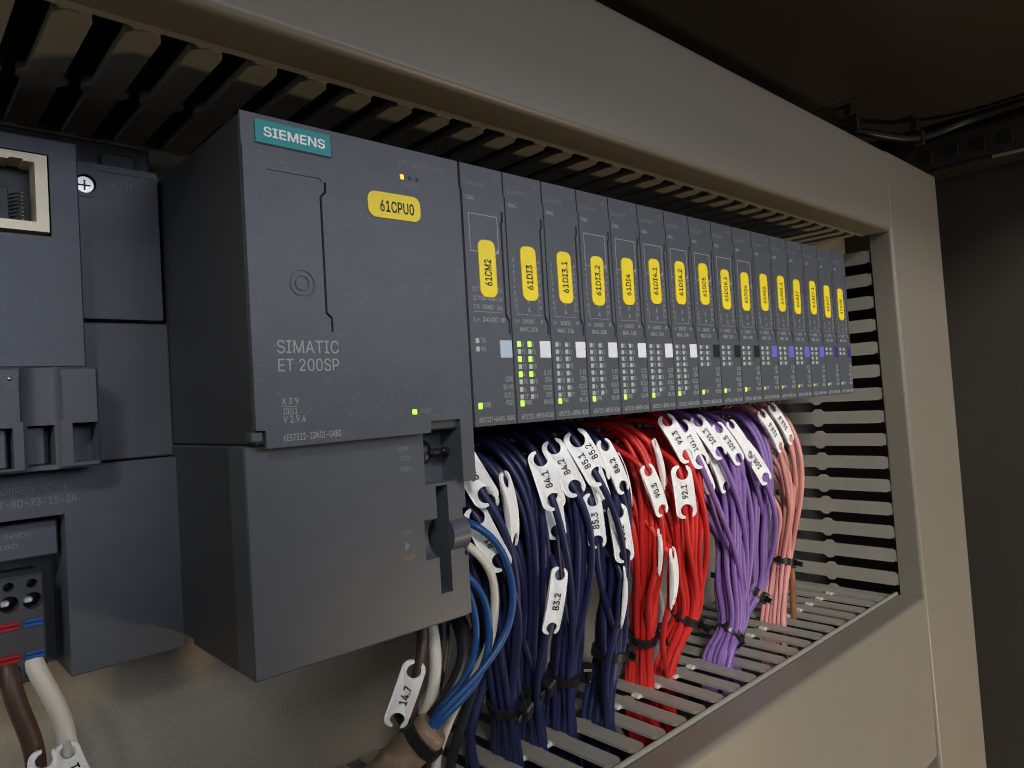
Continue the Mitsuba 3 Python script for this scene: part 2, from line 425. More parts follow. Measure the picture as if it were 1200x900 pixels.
put(c + "__unlit_light", rb(-16.4, -15.5, -0.08, 0.3, -7.9, -6.9, 0.1), "plastic_black")
put(c + "__unlit_light_001", rb(-14.3, -13.4, -0.08, 0.3, -7.9, -6.9, 0.1), "plastic_black")
glow(c + "__power_light", rb(-18.95, -17.55, -0.15, 0.3, -64.75, -63.45, 0.15), (0.50, 1.15, 0.05))
# the recessed left half of the controller
put(c + "__side_panel", rb(-110, -57.05, 52, 68, -71.5, -38.0, 0.3), "plastic_anthracite")
lowp = rb(-110, -57.05, 49, 68, -119.6, -71.9, 0.35) - bx(-111, -82.0, 48, 66, -121, -82.6)
put(c + "__terminal_panel", lowp, "plastic_anthracite")
put(c + "__panel_text", cat(print_on("ADDRESS : AC-64-", -94.5, -76.9, 1.5, 49, width=14.0, rot=-0.6), print_on("17-8D-73-15-2A", -95.5, -79.9, 1.7, 49, width=16.0, rot=-0.4)), "print_faint")
put(c + "__label_strip", rb(-110, -82.9, 53, 60, -91.9, -84.0, 0.3), "plastic_anthracite_fine")
put(c + "__label_strip_text", cat(print_on("24VDC", -93.2, -87.0, 1.0, 53, width=5.2), print_on("X80", -94.6, -89.3, 1.0, 53, width=4.0)), "print_faint")
tag(c, "large dark grey controller block with turquoise brand plate and yellow 61CPU0 tag", "controller")
tag(c + "__brand_plate", "turquoise plate with white brand lettering")
tag(c + "__name_tag", "yellow tag reading 61CPU0")

a = "bus_adapter"
pl = front(rrect(-75.9, -58.1, -37.1, 0.9, 0.5).difference(Point(-74.3, -4.4).buffer(2.3)), 52, 1.4)
put(a + "__screw_panel", cat(pl, front(Point(-74.3, -4.4).buffer(3.3).difference(Point(-74.3, -4.4).buffer(2.3)).intersection(sbox(-76, -9, -60, 0.8)), 51.7, 1.5)), "plastic_anthracite", 30)
put(a + "__added_shade_block", cat(rb(-110, -58.2, 57, 69, 1.05, 8.5, 0.5), rb(-70, -62, 55.5, 57.2, 1.2, 5.5, 0.4)), "plastic_dark")  # added dark block, stands for shade on the plate strip above the adapter
put(a + "__panel_groove", front(LineString([(-71.2, -0.75), (-59.0, -0.75), (-58.9, -1.4)]).buffer(0.16), 51.93, 0.3), "plastic_black")
put(a + "__housing", rb(-110, -58.0, 53.45, 68, -37.4, 1.0, 0.3), "plastic_dark")
k = put(a + "__screw", cyl((-74.4, 53.4, -4.5), (-74.4, 52.4, -4.5), 1.95, 24), "steel", 40)
put(k + "__slot", cat(rb(-75.8, -73.1, 52.3, 52.5, -4.85, -4.45, .05), rb(-74.6, -74.2, 52.28, 52.5, -5.9, -3.4, .05)), "plastic_black")
put(a + "__pull_text", print_on("PULL", -68.8, -4.4, 1.75, 52, width=7.4, rot=-0.5), "print_faint")
put(a + "__port_block", rb(-110, -77.0, 46, 53.4, -49.2, 2.9, 0.3) - bx(-104, -82.7, 45, 53, -19.6, -0.8), "plastic_anthracite")
fr = sbox(-103, -18.7, -83.1, -1.2).difference(sbox(-97, -16.6, -85.5, -3.1)).difference(sbox(-90.2, -3.2, -87.6, -2.7))
k = put(a + "__network_socket", front(fr, 45.75, 7.0), "brass_steel")
put(k + "__cavity", bx(-103, -83, 52.4, 53.3, -18.7, -1.2), "plastic_black")
put(k + "__inner_wall", rb(-97, -90.3, 47.5, 52.3, -16.55, -9.0, 0.2), "plastic_dark")
for i in range(8):
    z_ = -15.9 + 0.86 * i
    put(num(k + "__contact"), tube([(-90.2, 51.5, z_), (-88.9, 49.0, z_), (-87.6, 47.6, z_ + 0.1)], 0.20, 6, 8), "steel", True)
lb = "latch_block"
q = rb(-110, -76.0, 40, 51.8, -71.9, -49.6, 0.5)
q = q - cyl((-87.0, 37.4, -49.0), (-87.0, 37.4, -52.0), 4.6, 32) - cyl((-87.0, 37.6, -51.6), (-87.0, 37.6, -61.2), 4.6, 40) - cyl((-87.0, 36.9, -61.0), (-87.0, 36.9, -73.0), 4.6, 40)
q = q - bx(-89.6, -84.6, 38, 49.5, -70.9, -62.2) - bx(-81.4, -76.5, 38, 47, -70.7, -62.0) - bx(-98, -92.2, 38, 49, -71, -62.4)
put(a + "__" + lb, q, "plastic_anthracite_fine", 25)
put(a + "__" + lb + "__tongue", rb(-89.5, -85.9, 44.5, 51, -70.8, -62.3, 0.3), "plastic_anthracite_fine")
put(a + "__" + lb + "__tongue_001", rb(-98, -93.2, 42, 51, -70.9, -62.6, 0.3), "plastic_anthracite_fine")
put(a + "__" + lb + "__pin", m3.Manifold.sphere(0.55, 14).translate((-92.5, 40.0, -52.0)), "steel", True)
tag(a, "grey network adapter at the left with metal socket and PULL panel", "network adapter")

pc = "power_connector"
q = rb(-106, -86.3, 50, 62, -118.5, -95.0, 0.5)
for x_ in (-88.6, -92.9, -97.2):
    q = q - cyl((x_, 48, -97.1), (x_, 56, -97.1), 1.05, 20) - cyl((x_, 48, -100.9), (x_, 58, -100.9), 1.85, 24)
put(pc + "__housing", q, "plastic_dark", 30)
for x_ in (-89.2, -93.5):
    put(num(pc + "__clamp"), rb(x_ - 0.9, x_ + 0.8, 51.6, 54, -101.5, -100.3, 0.3), "tag_white")
for x_, m_ in ((-88.6, "lever_blue"), (-93.2, "lever_red")):
    for z_ in (-105.6, -112.6):
        k = put(num(pc + "__lever"), cat(rb(x_ - 1.85, x_ + 1.85, 49.3, 51, z_ - 0.9, z_ - 0.05, 0.15), rb(x_ - 1.85, x_ + 1.85, 49.5, 51, z_ + 0.05, z_ + 0.9, 0.15)), m_)
        tag(k, ("blue" if m_ == "lever_blue" else "red") + " release lever")
put(pc + "__cap", cat(rb(-88.5 - 2.2, -86.4, 49.6, 52, -117.8, -114.2, 0.6), rb(-96, -91.1, 49.6, 52, -117.8, -114.2, 0.6)), "plastic_black")
tag(pc, "dark plug-in power connector with red and blue levers at the lower left", "connector")

# ------------------------------------------------------------------ the sixteen modules
MODS = [("61CM2", "cm"), ("61DI3", "di"), ("61DI3.1", "di"), ("61DI3.2", "di"), ("61DI4", "di"), ("61DI4.1", "di"), ("61DI4.2", "di"), ("61DO5", "do"), ("61DO5.1", "do"), ("61DO6", "do"),
        ("61AI6", "ai"), ("61AI6.1", "ai"), ("61AI7", "ai"), ("61AI7.1", "ai"), ("61AO7", "ao"), ("61AO8", "ao")]
ART = {"cm": "6ES7137-6AA01-0BA0", "di": "6ES7131-6BF00-0CA0", "do": "6ES7132-6BF00-0CA0", "ai": "6ES7134-6GF00-0AA1", "ao": "6ES7135-6HB00-0DA1"}
TAB = {"cm": ("tab_pale_blue", "pale blue"), "di": ("tab_white", "white"), "do": ("tab_black", "black"), "ai": ("tab_violet", "violet"), "ao": ("tab_dark_violet", "dark violet")}
TYPE = {"cm": "CM PtP", "di": "8x24VDC", "do": "8x24VDC", "ai": "8xI 2-wire", "ao": "2xU HS"}
ROWS = {"cm": 0, "di": 8, "do": 4, "ai": 4, "ao": 2}
TOPS = [-19.9, -20.0, -20.0, -19.9, -19.0, -17.9, -17.3, -16.7, -17.7, -17.6, -17.0, -16.6, -17.1, -16.6, -17.6, -18.2]
XOFF = [7.4, 7.7, 7.3, 7.1, 7.1, 6.9, 6.8, 6.9, 6.9, 6.5, 6.6, 6.5, 5.9, 6.6, 6.4, 6.3]
out = sbox(0.25, -69.0, 14.75, -7.0)
slit = LineString([(13.75, -11.5), (13.75, -13.9), (13.2, -14.9), (13.2, -39.6), (14.2, -41.2), (14.2, -44.6)]).buffer(0.36, cap_style=2, join_style=2)
cover = cat(front(out.difference(slit), 0.0, 1.3), front(sbox(0.25, -7.03, 14.75, -0.1), 0.4, 0.9))
body = cat(rb(0.4, 14.6, 1.35, 38, -68.6, -0.3, 0.3), bx(0.5, 14.5, 38, 67, -69, -0.5))
block = rb(0.3, 14.7, 39, 68, -117, -69.2, 0.3)
for r in range(8):
    for x_ in (4.4, 10.6):
        block = block - bx(x_ - 1.7, x_ + 1.7, 37, 44, -75.4 - 5 * r, -72.0 - 5 * r)
btn = cat(*[rb(x_ - 1.0, x_ + 1.0, 37.2, 40, -71.7 - 5 * r, -70.1 - 5 * r, 0.2) for r in range(8) for x_ in (2.0, 7.5, 13.0)])
strip = rb(12.35, 12.8, -0.05, 0.6, -40.0, -14.6, 0.1)
for i, (name, kind) in enumerate(MODS):
    x0 = 15.0 * i
    k = num("io_module")
    put(k + "__cover", cover, "plastic_anthracite_fine", share="cover", **shift(x0))
    put(k + "__housing", body, "plastic_dark", share="body", **shift(x0))
    put(k + "__terminal_block", block, "plastic_dark", share="block", **shift(x0))
    put(k + "__terminal_button", btn, "pvc_grey", share="btn", **shift(x0))
    labels[k + "__terminal_button"] = {"kind": "stuff"}
    put(k + "__label_ledge", strip, "plastic_anthracite_fine", share="strip", **shift(x0))
    put(k + "__colour_tab", rb(10.35, 14.65, -0.14, 0.2, -51.2, -46.45, 0.1), TAB[kind][0], share="tab" + kind, **shift(x0))
    tag(k + "__colour_tab", TAB[kind][1] + " colour tab")
    # what is printed on the front
    P = [print_on(TYPE[kind], 1.1, -5.6, 1.1, 0.4, width=7.6), print_on("ST", 11.6, -3.2, 1.0, 0.4, width=1.7)]
    put(k + "__faint_text", cat(*P), "print_faint", share="faint" + kind, **shift(x0))
    P = [print_on("DIAG", 1.2, -9.6, 1.1, width=2.9)]
    if kind == "cm":
        P += [print_on("11 TXD- RXD- 13", 1.8, -33.6, 1.15, width=2.1 + 8.2), print_on("12 TXD+ RXD+ 14", 1.8, -36.0, 1.15, width=2.1 + 8.2), print_on("15  GND  16", 1.8, -38.3, 1.15, width=10.2),
              bar(2.0, 11.6, -39.1, -39.0), print_on("L+  24VDC  M", 1.9, -41.7, 1.25, width=10.6), print_on("TX", 3.7, -47.2, 1.25, width=1.7), print_on("RX", 3.7, -49.4, 1.25, width=1.7)]
    else:
        P += [bar(2.6, 2.68, -39.2, -34.4), bar(10.8, 10.88, -39.2, -26.2), bar(2.2, 11.6, -39.3, -39.2), print_on("L+", 1.5, -41.5, 1.1, width=1.4), print_on("24VDC", 4.2, -41.7, 1.25, width=4.6),
              print_on("M", 11.3, -41.5, 1.1, width=0.9), print_on("MAX. 10A", 3.0, -43.9, 1.25, width=7.0), print_on("2", 6.4, -35.9, 1.3, width=1.0), print_on("4", 6.5, -38.4, 1.3, width=1.1)]
        for r in range(8):
            P += [print_on(str(r), 1.6, -24.6 - 1.85 * r, 1.0, width=0.6), print_on(str(9 + r), 11.1, -24.6 - 1.85 * r, 1.0, width=0.9)]
    for t_, z_ in (("CC00", -57.6), ("BU: A0", -59.7), ("V2.0.1", -61.9), ("FS:21", -63.9)) if kind == "cm" else (("X: 23", -56.1), ("2324", -58.0), ("V2.0.3", -60.3), ("CC01", -62.3), ("BU: A0", -64.3)):
        P.append(print_on(t_, 14.2, z_, 1.35, align="r", width={4: 2.6, 5: 2.8, 6: 3.5}[len(t_)]))
    P += [print_on("PWR", 3.4, -64.2, 1.35, width=2.5), print_on(ART[kind], 1.6, -68.0, 1.3, width=12.6)]
    nr = ROWS[kind]
    cols = ((1.95, 3.25), (5.95, 7.15))
    for r in range(nr):
        for x_ in (cols if kind != "ai" or True else cols[:1]):
            P.append(print_on((str(r) if r % 2 == 0 else "F" + str(r)), x_[1], -48.0 - 2.08 * r, 1.25, width=0.8 if r % 2 == 0 else 1.4))
    put(k + "__printed_text", cat(*P), "print_grey", share="text" + kind, **shift(x0))
    if i in (0, 3, 4, 5, 6, 7, 8, 9):                                      # the thin printed frame beside the tag
        f = sbox(1.9, -23.2, 11.9, -13.1).difference(sbox(2.1, -23.0, 11.7, -13.3)).union(Polygon([(11.9, -23.2), (10.6, -23.2), (11.9, -21.6)]))
        put(k + "__printed_frame", front(f, -0.03, 0.06), "print_grey", share="pframe", **shift(x0))
    # lights
    off, lit, pale = [], [], []
    if kind == "cm":
        off = [(2.55, -46.7), (2.55, -48.9)]
    for r in range(nr):
        for j, x_ in enumerate((2.35, 6.35)):
            p_ = (x_, -47.4 - 2.08 * r)
            if i == 1 and r in (0, 2, 4):
                lit.append(p_)
            elif i == 1 and r < 7:
                pale.append(p_)
            else:
                off.append(p_)
    sq = lambda p_, w=0.62: rb(x0 + p_[0] - w, x0 + p_[0] + w, -0.12, 0.2, p_[1] - w * 1.08, p_[1] + w * 1.08, 0.1)
    if off:
        put(k + "__unlit_lights", cat(*[sq(p_) for p_ in off]), "led_off")
        labels[k + "__unlit_lights"] = {"kind": "stuff"}
    for p_ in pale:
        put(num(k + "__dim_light"), sq(p_), "led_pale")
    for p_ in lit:
        glow(num(k + "__lit_light"), sq(p_, 0.74), (0.44, 1.05, 0.05))
    wk = {"ai": 0.45, "ao": 0.5}.get(kind, 1.0)
    glow(k + "__power_light", sq((2.35, -63.7), 0.76 if wk == 1 else 0.55), (0.44 * wk, 1.05 * wk, 0.05))
    # yellow tag
    zt, xc = TOPS[i], XOFF[i]
    t_ = put(k + "__name_tag", front(affinity.rotate(rrect(x0 + xc - 2.95, x0 + xc + 2.95, zt - 15.2, zt, 1.9), rng.uniform(-1.3, 1.3)), -0.3, 0.28), "tag_yellow")
    w_ = 7.2 if len(name) <= 5 else (8.6 if len(name) < 7 else 9.6)
    put(t_ + "__tag_text", print_on(name, x0 + xc + 1.15, zt - 12.4, 2.3, -0.3, turn=1, bold=True, width=w_), "print_black")
    tag(t_, "yellow tag reading " + name)
    ordn = ["first", "second", "third", "fourth", "fifth", "sixth", "seventh", "eighth", "ninth", "tenth", "eleventh", "twelfth", "thirteenth", "fourteenth", "fifteenth", "last"][i]
    tag(k, f"slim dark module tagged {name}, {ordn} from the controller, {TAB[kind][1]} tab", "module", "slim modules in a row on the rail")

for k in list(scene):                                                  # lettering too small to pick apart
    if k.endswith("printed_text") or k.endswith("faint_text"):
        labels[k] = {"kind": "stuff"}

# ------------------------------------------------------------------ wires
R_W = 1.08


def hexpack(n, d):
    p = sorted(((d * (i + 0.5 * (j % 2)), d * 0.866 * j) for i in range(-6, 7) for j in range(-6, 7)), key=lambda q: q[0] ** 2 + q[1] ** 2 + 0.01 * q[0])
    p = np.array(p[:n])
    return p - p.mean(0)


# colour, wires, terminal x range, middle (x, y, half-spread), neck (x, y, z), slot entry (x, y)
BUN = [("navy", 15, (3, 14), (15.0, 14, 1.12), (25.5, 24, -153.0), (32.65, 33), "first navy bundle beside the controller"),
       ("navy", 16, (17, 30), (31.5, 15, 1.12), (39.0, 27, -151.5), (44.55, 34), "second navy bundle from the controller"),
       ("navy", 17, (34, 50), (48.0, 14, 1.12), (54.0, 26, -154.0), (56.4, 32), "third navy bundle from the controller"),
       ("navy", 20, (54, 72), (67.0, 13, 1.2), (72.5, 22, -151.5), (68.3, 26), "rightmost navy bundle next to the red wires"),
       ("red", 16, (76, 92), (86.0, 14, 1.30), (99.5, 28, -154.0), (104.1, 35), "left red bundle"),
       ("red", 21, (94, 118), (108.0, 13, 1.35), (124.5, 26, -153.0), (116.0, 35), "right red bundle next to the violet wires"),
       ("violet", 23, (116, 150), (138.5, 12, 1.25), (147.5, 20, -164.0), (139.9, 23), "front violet bundle"),
       ("violet", 21, (150, 182), (165.0, 14, 1.35), (176.0, 25, -153.5), (163.7, 33), "rear violet bundle before the pink wires"),
       ("pink", 11, (182, 212), (197.0, 15, 1.5), (207.0, 26, -146.5), (199.5, 29), "pink bundle at the right end")]
NECK = []
for b, (col, n, (tx0, tx1), (mx, my, sp), (nx, ny, nz), (ex, ey), words) in enumerate(BUN):
    om = hexpack(n, 2 * R_W) * sp
    on_ = hexpack(n, 2 * R_W * 1.02)
    rows = math.ceil(n / 2)
    oe = np.array([((j % 2 - 0.5) * 2.5, (j // 2 - (rows - 1) / 2) * min(2.4, 12.5 / rows)) for j in range(n)])
    order_m = sorted(range(n), key=lambda j: om[j][1])                 # front to back
    oe = oe[np.argsort(oe[:, 1], kind="stable")]
    on_ = on_[np.argsort(on_[:, 1], kind="stable")]
    half = (np.abs(on_).max(0) + R_W) * 0.95 + 0.1
    NECK.append((np.array([nx, ny, nz]), half, np.array([ex - nx, ey - ny, -172 - nz])))
    for q, j in enumerate(order_m):
        dx, dy = om[j]
        frac = (dx / (abs(om[:, 0]).max() + 1e-6) + 1) / 2
        tx = tx0 + (tx1 - tx0) * frac + rng.uniform(-1.5, 1.5)
        row = min(7, int(q / n * 7.9))
        tz = -73.6 - 4.6 * row
        jx, jy, jz = rng.normal(0, 0.45, 3)
        dxn, dyn = on_[q]
        P = [(tx, 46, tz + 1.0), (tx, 37, tz + 0.4), (tx * 0.72 + (mx + dx) * 0.28 + jx, my + dy + 9.0 + 0.5 * row, tz - 2.0), (tx * 0.35 + (mx + dx) * 0.65 + jx, my + dy + 2.6, tz - 9.5 - row * 0.2 + 2 * jz),
             (mx + dx + jx, my + dy + jy, -110 - 1.6 * row + 2 * jz), (0.55 * mx + 0.45 * nx + 0.5 * dx + 0.5 * dxn + 0.8 * jx, 0.55 * my + 0.45 * ny + 0.5 * dy + 0.5 * dyn + 0.5 * jy, 0.5 * (nz - 110) - row),
             (nx + dxn, ny + dyn, nz), (0.35 * nx + 0.65 * ex + 0.4 * dxn + 0.6 * oe[q][0], 0.35 * ny + 0.65 * ey + 0.4 * dyn + 0.6 * oe[q][1], 0.4 * nz - 0.6 * 175.0),
             (ex + oe[q][0], ey + oe[q][1], -182), (ex + oe[q][0] + 2, ey + oe[q][1], -200)]
        P = [p for i_, p in enumerate(P)]
        k = num("wire")
        put(k, tube(P, R_W + rng.uniform(-0.05, 0.05), seg=46), "wire_" + col, True)
        tag(k, f"thin {col} wire in the {words}", "wire", f"wires of the {words}")

LOOSE = [("blue", 1.0, [(6, 44, -97), (1.6, 22, -93.2), (1.6, 9, -93.8), (3.8, 4.4, -96.2), (9.6, 3.6, -102.8), (13.1, 3.8, -113.9), (11.5, 4.8, -124), (5.0, 6, -131.5), (-3.5, 9, -138.6), (-9.3, 12.2, -144.2), (-10.6, 13.5, -147.5)], "blue wire with the widest loop beside the controller"),
         ("blue", 1.0, [(3, 46, -106), (1.2, 20, -105.5), (2.2, 9, -109), (5.6, 7.8, -114.5), (7.4, 8, -121), (7.1, 8.3, -129.2), (2.6, 9, -137), (-3.6, 11, -142.2), (-7.6, 13.2, -146), (-8.3, 14.5, -148.5)], "blue wire looping inside the widest one beside the controller"),
         ("blue", 0.95, [(-3, 46, -108), (0.2, 20, -107), (1.2, 10, -110.5), (3.6, 9.2, -118), (4.0, 9.6, -127), (1.4, 11, -135), (-4.0, 13.4, -141), (-8.2, 15, -146), (-8.8, 16, -149)], "innermost blue wire against the controller's right edge"),
         ("black", 2.3, [(10, 40, -112), (9, 24, -124), (4.5, 16, -134), (-1.0, 15.5, -140.5), (-6.6, 17.0, -146), (-12, 22, -154), (-16, 30, -172), (-16, 34, -200)], "thick black cable under the blue wires"),
         ("white", 1.2, [(6, 44, -103), (2.0, 20, -99.5), (2.6, 8.5, -101), (8.2, 7.2, -108.2), (9.6, 7.6, -119), (8.6, 10.5, -130), (6, 18, -142), (4, 26, -156), (3, 34, -175), (3, 36, -195)], "white wire curving down among the blue loops"),
         ("brown", 1.2, [(3, 46, -106), (3.8, 24, -106), (8.8, 16, -112), (12.0, 17, -121), (11.2, 21, -131), (6, 27, -146), (2, 32, -165), (1, 36, -190)], "thin brown wire curving down behind the blue loops"),
         ("brown", 1.75, [(-3, 36, -95), (-4.4, 26, -113), (-6.6, 19, -126), (-10.5, 18, -137), (-14, 20, -150), (-18, 26, -163), (-22, 34, -178), (-23, 36, -200)], "thick brown wire carrying the 14.7 marker"),
         ("white", 1.65, [(0, 36, -95), (-0.9, 26, -114), (-1.9, 20.4, -127), (-4.2, 18.5, -138), (-7.8, 20, -147), (-13, 26, -160), (-18, 34, -178), (-19, 36, -200)], "thick white wire beside the brown one behind the 14.7 marker"),
         ("grey", 1.6, [(10, 48, -95), (8.5, 32, -115), (7.5, 28, -130), (3, 27, -141), (-3, 30, -150), (-8, 36, -170), (-8, 38, -200)], "grey wire in the shade behind the 14.7 marker"),
         ("black", 1.8, [(6, 44, -100), (5.5, 28, -118), (4.5, 25, -130), (0.5, 25, -143), (-4, 28, -158), (-6, 34, -176), (-6, 36, -200)], "black wire hanging behind the amber sleeve"),
         ("white", 1.5, [(14, 50, -105), (13, 40, -118), (16.5, 34, -130), (21.5, 34, -138), (17, 37, -150), (10, 40, -172), (10, 40, -200)], "pale wire bent over deep behind the blue loops"),
         ("black", 1.5, [(20, 44, -100), (15, 24, -122), (14.5, 22, -138), (11, 25, -152), (8, 31, -172), (8, 32, -200)], "black wire hanging left of the first navy bundle"),
         ("navy", 1.4, [(22, 44, -100), (20, 25, -122), (19, 23, -140), (15, 27, -156), (20, 33, -176), (20, 34, -200)], "navy wire hanging apart left of the first navy bundle"),
         ("navy", 1.4, [(24, 44, -102), (22.4, 27, -122), (22, 26, -140), (18.6, 30, -156), (20.5, 37, -176), (20.5, 38, -200)], "second navy wire hanging apart left of the first navy bundle"),
         ("grey", 1.35, [(98, 46, -95), (99, 28, -110), (103, 25, -130), (110.5, 27, -148), (112, 33, -166), (117.0, 42, -180), (117.5, 44, -200)], "grey wire between the two red bundles"),
         ("grey", 1.35, [(95, 46, -98), (97, 29, -112), (101, 27, -132), (108, 30, -150), (110, 36, -168), (105.8, 45, -180), (105, 46, -200)], "second grey wire between the two red bundles"),
         ("tan", 1.5, [(212, 46, -90), (208, 30, -105), (206, 27, -128), (213, 25, -148), (214, 25, -162), (214.6, 26, -182), (215, 27, -200)], "light brown wire behind the pink bundle"),
         ("brown", 2.0, [(-93.2, 54, -112), (-93.4, 50.6, -115.5), (-92.4, 49, -122), (-90.2, 48, -130.5), (-89.6, 47.5, -136.5), (-91, 47, -146), (-96, 46, -160)], "brown wire under the red levers of the connector"),
         ("white", 2.0, [(-88.8, 54, -112), (-88.7, 50.6, -115), (-86.4, 49, -121.5), (-84.2, 48, -129), (-83.6, 47.5, -135), (-84, 47, -146), (-88, 46, -160)], "white wire under the blue levers of the connector")]
for col, r_, P, lab in LOOSE:
    k = num("loose_wire")
    put(k, tube(P, r_, 12, 60), "wire_" + col, True)
    tag(k, lab, "wire")
for i in range(4):                                                    # red wires lying in the lower duct, seen between its fingers
    y_, z_ = 16 + 9 * i, -206 - (i % 3) * 2.6
    k = num("duct_wire")
    P = [(x_, y_ + rng.uniform(-2, 2), z_ - 0.0253 * (x_ - 41) + rng.uniform(-1, 1)) for x_ in (-60, -10, 30, 70, 110, 150, 190)]
    put(k, tube(P, 1.3, 7, 40), "wire_red" if i % 3 else "wire_navy", True)
    tag(k, ("red" if i % 3 else "navy") + " wire lying inside the lower duct under the fingers", "wire", ("red" if i % 3 else "navy") + " wires inside the lower duct")

# ------------------------------------------------------------------ cable ties
TIEW = ["first navy bundle beside the controller", "second navy bundle from the controller", "third navy bundle from the controller", "rightmost navy bundle", "left red bundle", "right red bundle", "front violet bundle", "rear violet bundle", "pink bundle"]


def tie(key, cen, half, d, headang, label, tail=9.0):
    d = d / np.linalg.norm(d)
    a = np.array([1.0, 0, 0]) - d * d[0]
    a /= np.linalg.norm(a)
    b_ = np.cross(d, a)
    th = np.linspace(0, 2 * np.pi, 36, endpoint=False)
    V = []
    for hh, rr in ((-1.5, -0.1), (1.5, -0.1), (1.5, 1.0), (-1.5, 1.0)):
        V.append(cen + hh * d + np.outer((half[0] + rr) * np.cos(th), a) + np.outer((half[1] + rr) * np.sin(th), b_))
    V = np.vstack(V)
    F = []
    for s_ in range(4):
        for q in range(36):
            p0, p1 = s_ * 36 + q, s_ * 36 + (q + 1) % 36
            p2, p3 = ((s_ + 1) % 4) * 36 + q, ((s_ + 1) % 4) * 36 + (q + 1) % 36
            F += [(p0, p1, p3), (p0, p3, p2)]
    band = trimesh.Trimesh(V, F, process=False)
    band.fix_normals()
    put(key + "__strap", band, "tie_black", 40)
    h_ = math.radians(headang)
    pc_ = cen + (half[0] + 1.6) * math.cos(h_) * a + (half[1] + 1.6) * math.sin(h_) * b_
    r_ = math.cos(h_) * a + math.sin(h_) * b_
    t_ = np.cross(d, r_)
    hd = rb(-2.3, 2.3, -1.9, 1.9, -2.5, 2.5, 0.6) - bx(-3, 3, -0.9, 0.6, -1.5, 1.5)
    M = np.c_[t_, r_, d, pc_ + 0.6 * r_]
    put(key + "__head", hd.transform(M), "tie_black")
    tl = rb(2.0, 2.0 + tail, -0.45, 0.45, -1.15, 1.15, 0.25)
    put(key + "__tail", tl.transform(M), "tie_black")
    tag(key, label, "cable tie")


for b, (cen, half, d) in enumerate(NECK):
    tie(num("cable_tie"), cen, half, d, [70, 75, 35, 20, 25, 18, 8, 30, 20][b], "black cable tie around the " + TIEW[b], [3, 3, 4, 3, 5, 6, 2, 4, 5][b])
tie(num("cable_tie"), np.array([155.5, 16.5, -146.0]) + [14, 10, 0], np.array([9.5, 5.5]), np.array([-0.1, 0.2, -1]), 150, "black cable tie higher up between the two violet bundles", 9)

# ------------------------------------------------------------------ amber sleeve that takes the blue wires
AX = np.array([-6.6, 5.0, -6.8])
AX /= np.linalg.norm(AX)
p0 = np.array([-8.2, 13.5, -146.2])
sl = "amber_sleeve"
put(sl + "__shell", cat(tube([p0, p0 + 1.2 * AX, p0 + 4 * AX, p0 + 12 * AX, p0 + 26 * AX], 5.0, 24, 24, rad=np.r_[4.2, 4.8, np.full(22, 5.0)])), "amber_resin", True)
put(sl + "__core", tube([p0 + 1.0 * AX, p0 + 8 * AX, p0 + 25 * AX], 3.6, 16, 20), "wire_tan", True)
tag(sl, "amber translucent sleeve taking the blue wires below the controller", "sleeve")
tie(num("cable_tie"), p0 + 4.2 * AX, np.array([5.2, 5.2]), AX, -100, "black cable tie around the amber sleeve", 4)

# ------------------------------------------------------------------ white wire markers


